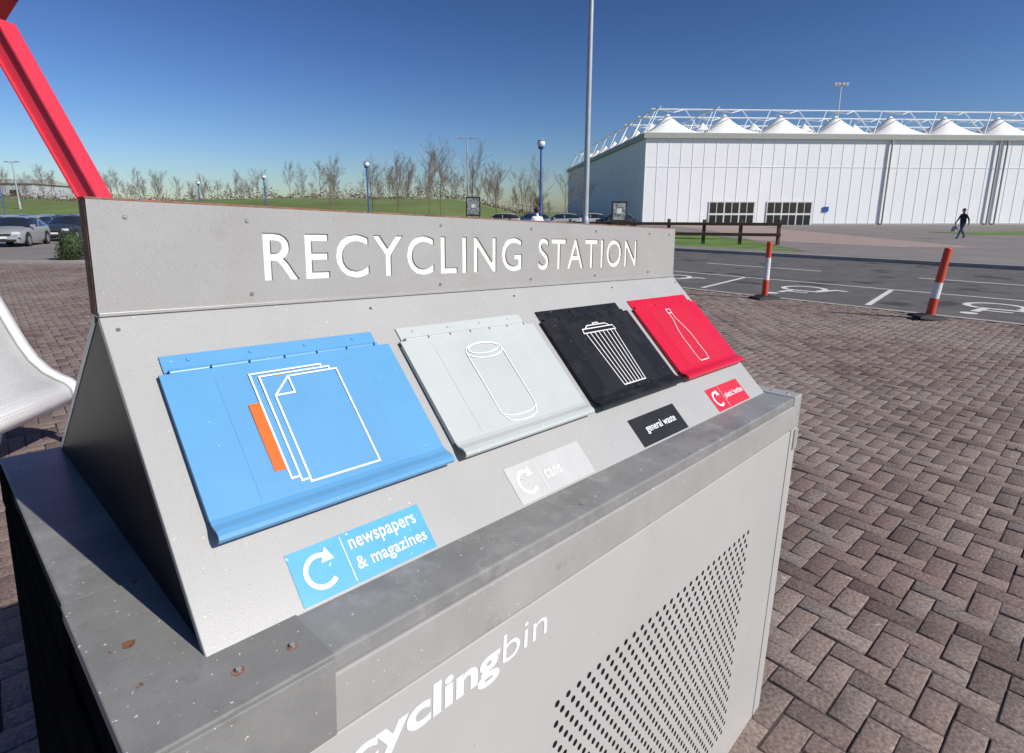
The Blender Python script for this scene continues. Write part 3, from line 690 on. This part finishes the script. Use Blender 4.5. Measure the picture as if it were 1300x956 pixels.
# ------------------------------------------------------------------ cars
def car(x,y,rz,colr,z0=0.0,tall=1.0,name='parked_car'):
    e=empty(name,(x,y,z0),rz); pm=mat('car_paint',colr,.25,metal=.25,var=.02,spec=.6,coat=.6)
    S=[(-2.08,.62,.50,.52,.55,.30),(-2.02,.76,.62,.66,.62,.20),(-1.80,.83,.74,.80,.70,.18),(-1.30,.86,.86,.92,.76,.18),(-1.02,.87,.90,.97,.74,.18),
       (-.30,.87,.93,1.40*tall,.60,.18),(.10,.87,.94,1.45*tall,.60,.18),(.95,.87,.95,1.44*tall,.59,.18),(1.55,.86,.96,1.34*tall,.57,.18),(1.92,.84,.97,1.02*tall,.66,.20),(2.06,.78,.80,.84,.66,.24),(2.10,.66,.60,.62,.56,.32)]
    v=[];f=[];mi=[]
    for (sx_,hw,bz,rz_,rw,zb) in S:
        hs=[(hw*.90,zb),(hw,zb+.18),(hw*1.0,bz-.16),(hw*.955,bz),(rw+.02,rz_-.05),(rw*.80,rz_+.0),(0,rz_+.025)]
        ring=[(sx_,a,z) for a,z in hs]+[(sx_,-a,z) for a,z in hs[-2::-1]]
        v+=ring
    n_=13
    for j in range(len(S)-1):
        for i in range(n_-1):
            f.append((j*n_+i,(j+1)*n_+i,(j+1)*n_+i+1,j*n_+i+1)); g_=0
            seg=min(i,11-i)
            if seg==3 and 4<=j<=8: g_=1
            if seg>=4 and j in(4,8): g_=1
            mi.append(g_)
    f.append(tuple(range(n_))); mi.append(0); f.append(tuple((len(S)-1)*n_+k for k in range(n_))[::-1]); mi.append(0)
    o=obj('body',v,f,[pm,M['glass']],e,mi=mi,smooth=True); bv_=o.modifiers.new('b','BEVEL'); bv_.width=.02; bv_.segments=2; bv_.limit_method='ANGLE'; bv_.angle_limit=.5
    b=MB()
    for wx_ in(-1.30,1.28):
        for s_ in(-1,1):
            b.tube((wx_,s_*.70,.31),(wx_,s_*.885,.31),.315,n=20,m=0); b.tube((wx_,s_*.886,.31),(wx_,s_*.897,.31),.20,n=16,m=1)
            b.tube((wx_,s_*.868,.34),(wx_,s_*.874,.34),.385,n=20,m=0)
    for s_ in(-1,1):
        b.box(-2.045,-1.90,s_*.60-.15,s_*.60+.15,.60,.73,2); b.box(2.02,2.09,s_*.66-.10,s_*.66+.10,.62,.86,4)
        b.box(-.78,-.60,s_*.93-.09,s_*.93+.09,.93,1.06,5)
        b.box(.28,.36,s_*.855-.008,s_*.855+.02,.97,1.30,5)
    b.box(-2.09,-2.00,-.40,.40,.54,.64,0); b.box(-2.105,-2.03,-.60,.60,.26,.38,0); b.box(-2.115,-2.09,-.26,.26,.41,.51,3); b.box(2.10,2.118,-.26,.26,.58,.68,3)
    b.make('wheels_lights_trim',[M['tyre'],M['alloy'],M['lampglass'],M['plate'],M['tail'],pm],e,bevel=.012)
car(-25.4,30.0,math.radians(112),(.36,.365,.37))
for i,(xx,yy,c_) in enumerate([(-27.2,36.0,(.05,.055,.065)),(-30.6,38.0,(.42,.43,.45)),(-29.8,41.0,(.30,.31,.33)),(-33.2,41.5,(.25,.26,.28)),(-37,43.5,(.5,.5,.5)),(-31.8,44.2,(.45,.46,.48)),(-36,46.5,(.12,.13,.15)),(-40,48,(.02,.05,.15)),(-38.2,51,(.25,.02,.02)),(-42,53,(.5,.5,.5)),(-45,54,(.06,.07,.08)),(-41,56,(.5,.5,.5)),(-46,58,(.03,.04,.08)),(-50,60,(.4,.4,.42)),(-44,59.5,(.5,.5,.5)),(-39,59,(.2,.21,.23)),(-36.5,54,(.5,.5,.5)),(-34.2,49,(.35,.35,.37))]):
    car(xx,yy,math.radians(108+random.uniform(-5,5)+(180 if i%3==1 else 0)),c_)
for xx,yy,c_ in[(-1.2,58,(.5,.5,.5)),(1.8,59,(.03,.12,.4)),(4.8,58.5,(.45,.46,.48)),(7.6,60,(.6,.6,.6)),(-14,60,(.04,.04,.05)),(10.2,59,(.05,.06,.08))]:
    car(xx,yy,math.radians(random.uniform(-6,6)),c_,.1)
# ------------------------------------------------------------------ shrub
def leafball(name,loc,rx,rz,n=2600):
    e=empty(name,loc); c=rng.normal(0,1,(n,3)); c/=np.linalg.norm(c,axis=1)[:,None]; rad=rng.uniform(.72,1.05,(n,1)); c=c*rad
    c[:,2]=np.abs(c[:,2]); c=c*np.array([rx,rx,rz])*(1+.12*np.sin(c[:,0:1]*9)*np.cos(c[:,1:2]*7))
    a=rng.normal(0,1,(n,3)); a/=np.linalg.norm(a,axis=1)[:,None]; b_=np.cross(a,rng.normal(0,1,(n,3))); b_/=np.linalg.norm(b_,axis=1)[:,None]
    s=.035; vv=np.stack([c-a*s,c+b_*s*.5,c+a*s,c-b_*s*.5],1).reshape(-1,3); ff=np.arange(4*n).reshape(-1,4).tolist()
    obj('leaves',vv,ff,M['leaf'],e)
    q=MB(); q.ball((0,0,rz*.42),rx*.72,12,0,rz/rx*.72); q.tube((0,0,0),(0,0,.3),.05,.04); q.make('core_branches',[M['leaf']],e)
leafball('evergreen_shrub',(-15.9,21.0,.0),.50,1.0)
# ------------------------------------------------------------------ bare trees
def gen_tree(seed,h,thick=1.0,dens=(7,4,4,3)):
    r=random.Random(seed); segs=[]
    def grow(p,d,ln,rad,lev):
        n_=3 if lev<2 else 2; q=p.copy(); dd=d.copy()
        pts=[(q.copy(),rad)]
        for k in range(n_):
            dd=(dd+Vector((r.uniform(-1,1),r.uniform(-1,1),r.uniform(-.3,.9)))*(.10 if lev==0 else .20)).normalized()
            q2=q+dd*(ln/n_); r2=rad*(1-.28*(k+1)/n_*(1 if lev else 1.6)); segs.append((q.copy(),q2.copy(),pts[-1][1],max(r2,.006))); q=q2; pts.append((q.copy(),r2))
        if lev>=len(dens): return
        m_=dens[lev]
        for k in range(m_):
            t=(.28+.72*(k+r.random()*.8)/m_) if lev==0 else (.2+.8*(k+r.random())/m_)
            t=min(t,.999); idx=int(t*n_); a,b_=pts[idx],pts[idx+1]; fr=t*n_-idx; pp=a[0].lerp(b_[0],fr); rr=a[1]*(1-fr)+b_[1]*fr
            az=r.uniform(0,2*math.pi); side=Vector((math.cos(az),math.sin(az),0)); side=(side-dd*side.dot(dd)).normalized()
            sp=r.uniform(.45,.85) if lev else r.uniform(.4,.75)
            nd=(dd*math.cos(sp)+side*math.sin(sp)+Vector((0,0,.25))).normalized()
            grow(pp,nd,ln*r.uniform(.42,.62)*(1.0 if lev else (1.05-.45*t)),rr*.52,lev+1)
    grow(Vector((0,0,-.1)),Vector((0,0,1)),h*.82,.011*h*thick,0)
    return segs
def tree_arrays(segs,rmin):
    P=np.array([s[0][:] for s in segs]);Q=np.array([s[1][:] for s in segs]);r0=np.maximum(np.array([s[2] for s in segs]),rmin);r1=np.maximum(np.array([s[3] for s in segs]),rmin*.8)
    d=Q-P; d/=np.linalg.norm(d,axis=1)[:,None]; a=np.cross(d,[.3,.2,.93]); a/=np.linalg.norm(a,axis=1)[:,None]+1e-9; b_=np.cross(d,a)
    vs=[]
    for C_,rr in((P,r0),(Q,r1)):
        for k in range(3):
            t=2*math.pi*k/3; vs.append(C_+(a*math.cos(t)+b_*math.sin(t))*rr[:,None])
    V=np.stack(vs,1).reshape(-1,3); n_=len(segs); o=np.arange(n_)[:,None]*6
    F=np.concatenate([o+np.array([[k,(k+1)%3,3+(k+1)%3,3+k]]) for k in range(3)],0); return V,F
variants=[tree_arrays(gen_tree(s,8,.8,(8,5,4,3)),.010) for s in(1,2,3,4,5,6)]
def put(name,places,m,vars_):
    Vs=[];Fs=[];k=0
    for (x,y,z,s,rot,vi) in places:
        V,F=vars_[vi]; c,sn=math.cos(rot),math.sin(rot); W=V*np.array([s*random.uniform(.85,1.2),s,s])
        W=np.stack([W[:,0]*c-W[:,1]*sn+x,W[:,0]*sn+W[:,1]*c+y,W[:,2]+z],1); Vs.append(W); Fs.append(F+k); k+=len(W)
    V=np.concatenate(Vs);F=np.concatenate(Fs)
    me=bpy.data.meshes.new(name); me.vertices.add(len(V)); me.vertices.foreach_set('co',V.ravel().astype(np.float32)); me.loops.add(F.size); me.loops.foreach_set('vertex_index',F.ravel().astype(np.int32)); me.polygons.add(len(F)); me.polygons.foreach_set('loop_start',(np.arange(len(F))*4).astype(np.int32)); me.update(calc_edges=True)
    me.materials.append(m); o=bpy.data.objects.new(name,me); COL.objects.link(o); return o
pl=[]
for i in range(115):
    x=random.uniform(-135,10); y=random.uniform(92,135)
    if x>2 and y<120: y+=28
    s=random.choice((.45,.55,.7,.85))*random.uniform(.85,1.1)*(.8 if x<-45 else 1.0)
    pl.append((x,y,float(hill(np.array(x),np.array(y)))-.1,s,random.uniform(0,6.28),random.randrange(6)))
for i in range(45):
    x=random.uniform(-260,20); y=random.uniform(150,230); pl.append((x,y,float(hill(np.array(x),np.array(y)))-.1,random.uniform(.7,1.1),random.uniform(0,6.28),random.randrange(6)))
put('distant_trees',pl,M['bark'],variants)
near=[tree_arrays(gen_tree(s,8,.75,(9,5,4,3)),.008) for s in(11,12,13)]
for i,(x,y,s) in enumerate([(-7.6,63,1.02),(-9.3,66,.9),(-4.2,64,.95),(-1.8,68,.8),(1.2,66,.72),(3.4,70,.85),(6.2,69,.75),(-13.5,70,.85),(-17,72,.8),(-20.5,67,.7),(9,74,.85)]):
    o=put('bare_tree',[(0,0,0,s,random.uniform(0,6),i%3)],M['bark2'],near); o.location=(x,y,float(hill(np.array(x),np.array(y)))+.02)
n=8000; c=np.stack([rng.uniform(-130,6,n),rng.uniform(100,118,n),np.zeros(n)],1); c[:,2]=hill(c[:,0],c[:,1])+np.abs(rng.normal(0,.65,n))*(1+.6*np.sin(c[:,0]*.35)+.5*np.sin(c[:,0]*1.3+c[:,1]*.6))
a=rng.normal(0,1,(n,3)); a/=np.linalg.norm(a,axis=1)[:,None]; b_=np.cross(a,rng.normal(0,1,(n,3))); b_/=np.linalg.norm(b_,axis=1)[:,None]; s=.18
M['scrub']=mat('brown_scrub',(.15,.105,.07),.9,var=.4,scale=.4,col2=(.06,.08,.035),thr=.58,soft=.1)
obj('scrub_hedge',np.stack([c-a*s,c+b_*s*.5,c+a*s,c-b_*s*.5],1).reshape(-1,3),np.arange(4*n).reshape(-1,4).tolist(),M['scrub'])
e=empty('warehouse',(-134,150,4.2),.2); b=MB(); b.box(-16,16,-9,9,-4,4.2,0); b.add([(-16.4,-9.4,4.2),(16.4,-9.4,4.2),(16.4,0,5.6),(-16.4,0,5.6),(-16.4,9.4,4.2),(16.4,9.4,4.2)],[(0,1,2,3),(3,2,5,4),(0,3,4),(1,5,2)],1)
for k in range(7): b.box(-14+k*4.2,-12+k*4.2,-9.05,-9.002,1.2,2.7,2)
b.make('shell',[M['concrete'],M['eave'],M['pane']],e)
# ------------------------------------------------------------------ people
def person(name,loc,rz,J,edges,cols,hair=True,scale=1.0):
    e=empty(name,loc,rz); e.scale=(scale,)*3
    names_=list(J.keys()); idx={k:i for i,k in enumerate(names_)}
    me=bpy.data.meshes.new('body'); me.from_pydata([J[k][0] for k in names_],[(idx[a],idx[b_]) for a,b_,_ in edges],[])
    o=bpy.data.objects.new('body',me); COL.objects.link(o)
    sk=o.modifiers.new('s','SKIN'); 
    for i,k in enumerate(names_):
        r=J[k][1]; r=(r,r) if not isinstance(r,tuple) else r
        me.skin_vertices[0].data[i].radius=r
    me.skin_vertices[0].data[0].use_root=True
    ss=o.modifiers.new('ss','SUBSURF'); ss.levels=1; ss.render_levels=1
    bpy.context.view_layer.update(); dg=bpy.context.evaluated_depsgraph_get(); m2=bpy.data.meshes.new_from_object(o.evaluated_get(dg),depsgraph=dg)
    bpy.data.objects.remove(o); m2.name='body'; ms=list(cols)
    m2.materials.clear()
    for mm in ms: m2.materials.append(M[mm])
    for p in m2.polygons:
        best=1e9;bm_=0
        for a,b2,lab in edges:
            A_=Vector(J[a][0]);B_=Vector(J[b2][0]);d=B_-A_; t=max(0,min(1,(p.center-A_).dot(d)/max(d.length_squared,1e-9))); q=(p.center-(A_+d*t)).length
            rr=J[a][1] if not isinstance(J[a][1],tuple) else J[a][1][0]
            if q-rr<best: best=q-rr; bm_=lab
        p.material_index=bm_; p.use_smooth=True
    o=bpy.data.objects.new('body',m2); COL.objects.link(o); o.parent=e
    hx,hy,hz=J['head'][0]; b=MB(); b.ball((hx,hy,hz+.02),.095,16,0,1.25); b.tube((hx+.085,hy,hz+.03),(hx+.118,hy,hz-.002),.010,.016,6,0)
    for s_ in(-1,1):
        b.ball((hx,hy+s_*.092,hz+.01),.022,8,0,1.4); b.ball((hx+.080,hy+s_*.034,hz+.035),.013,8,1)
    b.box(hx+.082,hx+.094,hy-.025,hy+.025,hz-.05,hz-.042,2)
    b.ball((hx-.014,hy,hz+.045),.102,16,1,1.12)
    b.make('head',[M['skin'],M['hair'],M['tail']],e); return e
def fingers(J,edges,hand,side,dirv,lab,down=Vector((0,0,-1))):
    hp=Vector(J[hand][0]); 
    for k in range(4):
        off=Vector((-.027+.018*k,0,0)); a=hp+off+down*.03; l=(.036,.042,.039,.030)[k]
        J[hand+'f%da'%k]=(tuple(a),.010); J[hand+'f%db'%k]=(tuple(a+down*l+Vector((0,-side*.006,0))),.0085); J[hand+'f%dc'%k]=(tuple(a+down*l*1.7+Vector((0,-side*.022,0))),.0075)
        edges+=[(hand,hand+'f%da'%k,lab),(hand+'f%da'%k,hand+'f%db'%k,lab),(hand+'f%db'%k,hand+'f%dc'%k,lab)]
    J[hand+'t']=(tuple(hp+Vector((.038,-side*.012,-.012))),.011); J[hand+'u']=(tuple(hp+Vector((.052,-side*.022,-.05))),.009); edges+=[(hand,hand+'t',lab),(hand+'t',hand+'u',lab)]
def walker(stride,arm):
    J={'pelvis':((0,0,.93),(.145,.115)),'belly':((.01,0,1.08),(.145,.11)),'chest':((.03,0,1.30),(.165,.12)),'neck0':((.03,0,1.46),(.075,.075)),'neck':((.045,0,1.53),.052),'head':((.065,0,1.63),.055)}
    ed=[('pelvis','belly',0),('belly','chest',0),('chest','neck0',0),('neck0','neck',1),('neck','head',1)]
    for s_,nm,fw in((1,'l',stride),(-1,'r',-stride)):
        J['sh'+nm]=((.03,s_*.17,1.40),.065); J['el'+nm]=((.0-fw*arm*.5,s_*.235,1.14),.047); J['wr'+nm]=((.06-fw*arm,s_*.23,.91),.032); J['ha'+nm]=((.07-fw*arm,s_*.225,.85),.034)
        ed+=[('chest','sh'+nm,0),('sh'+nm,'el'+nm,0),('el'+nm,'wr'+nm,0),('wr'+nm,'ha'+nm,1)]
        J['hip'+nm]=((0,s_*.09,.88),.098); J['kn'+nm]=((.05+fw*.42,s_*.095,.49),.064); J['an'+nm]=((fw*.95,s_*.095,.10 if fw>0 else .15),.042); J['to'+nm]=((fw*.95+.15,s_*.10,.045),.036); J['he'+nm]=((fw*.95-.05,s_*.095,.045 if fw>0 else .10),.036)
        ed+=[('pelvis','hip'+nm,2),('hip'+nm,'kn'+nm,2),('kn'+nm,'an'+nm,2),('an'+nm,'to'+nm,3),('an'+nm,'he'+nm,3)]
        fingers(J,ed,'ha'+nm,s_,None,1)
    return J,ed
J,ed=walker(.36,.6)
pe=person('walking_pedestrian',(26.6,34.6,.11),math.radians(190),J,ed,['jacket','skin','jeans','shoe'])
b=MB(); hx=.07+.36*.6; b.add([(hx-.20,-.33,.44),(hx+.16,-.33,.44),(hx+.16,-.16,.44),(hx-.20,-.16,.44),(hx-.13,-.27,.74),(hx+.10,-.27,.74),(hx+.10,-.20,.74),(hx-.13,-.20,.74)],[(0,3,2,1),(0,1,5,4),(1,2,6,5),(2,3,7,6),(3,0,4,7)]); b.tube((hx-.07,-.225,.73),(hx-.01,-.225,.79),.008); b.tube((hx+.05,-.225,.73),(hx-.0,-.225,.79),.008); b.make('carrier_bag',[M['bag']],pe,bevel=.02)
J,ed=walker(.10,.3)
person('standing_pedestrian',(.95,22.2,.0),math.radians(100),J,ed,['shirt','skin','jeans','shoe'],scale=1.04)
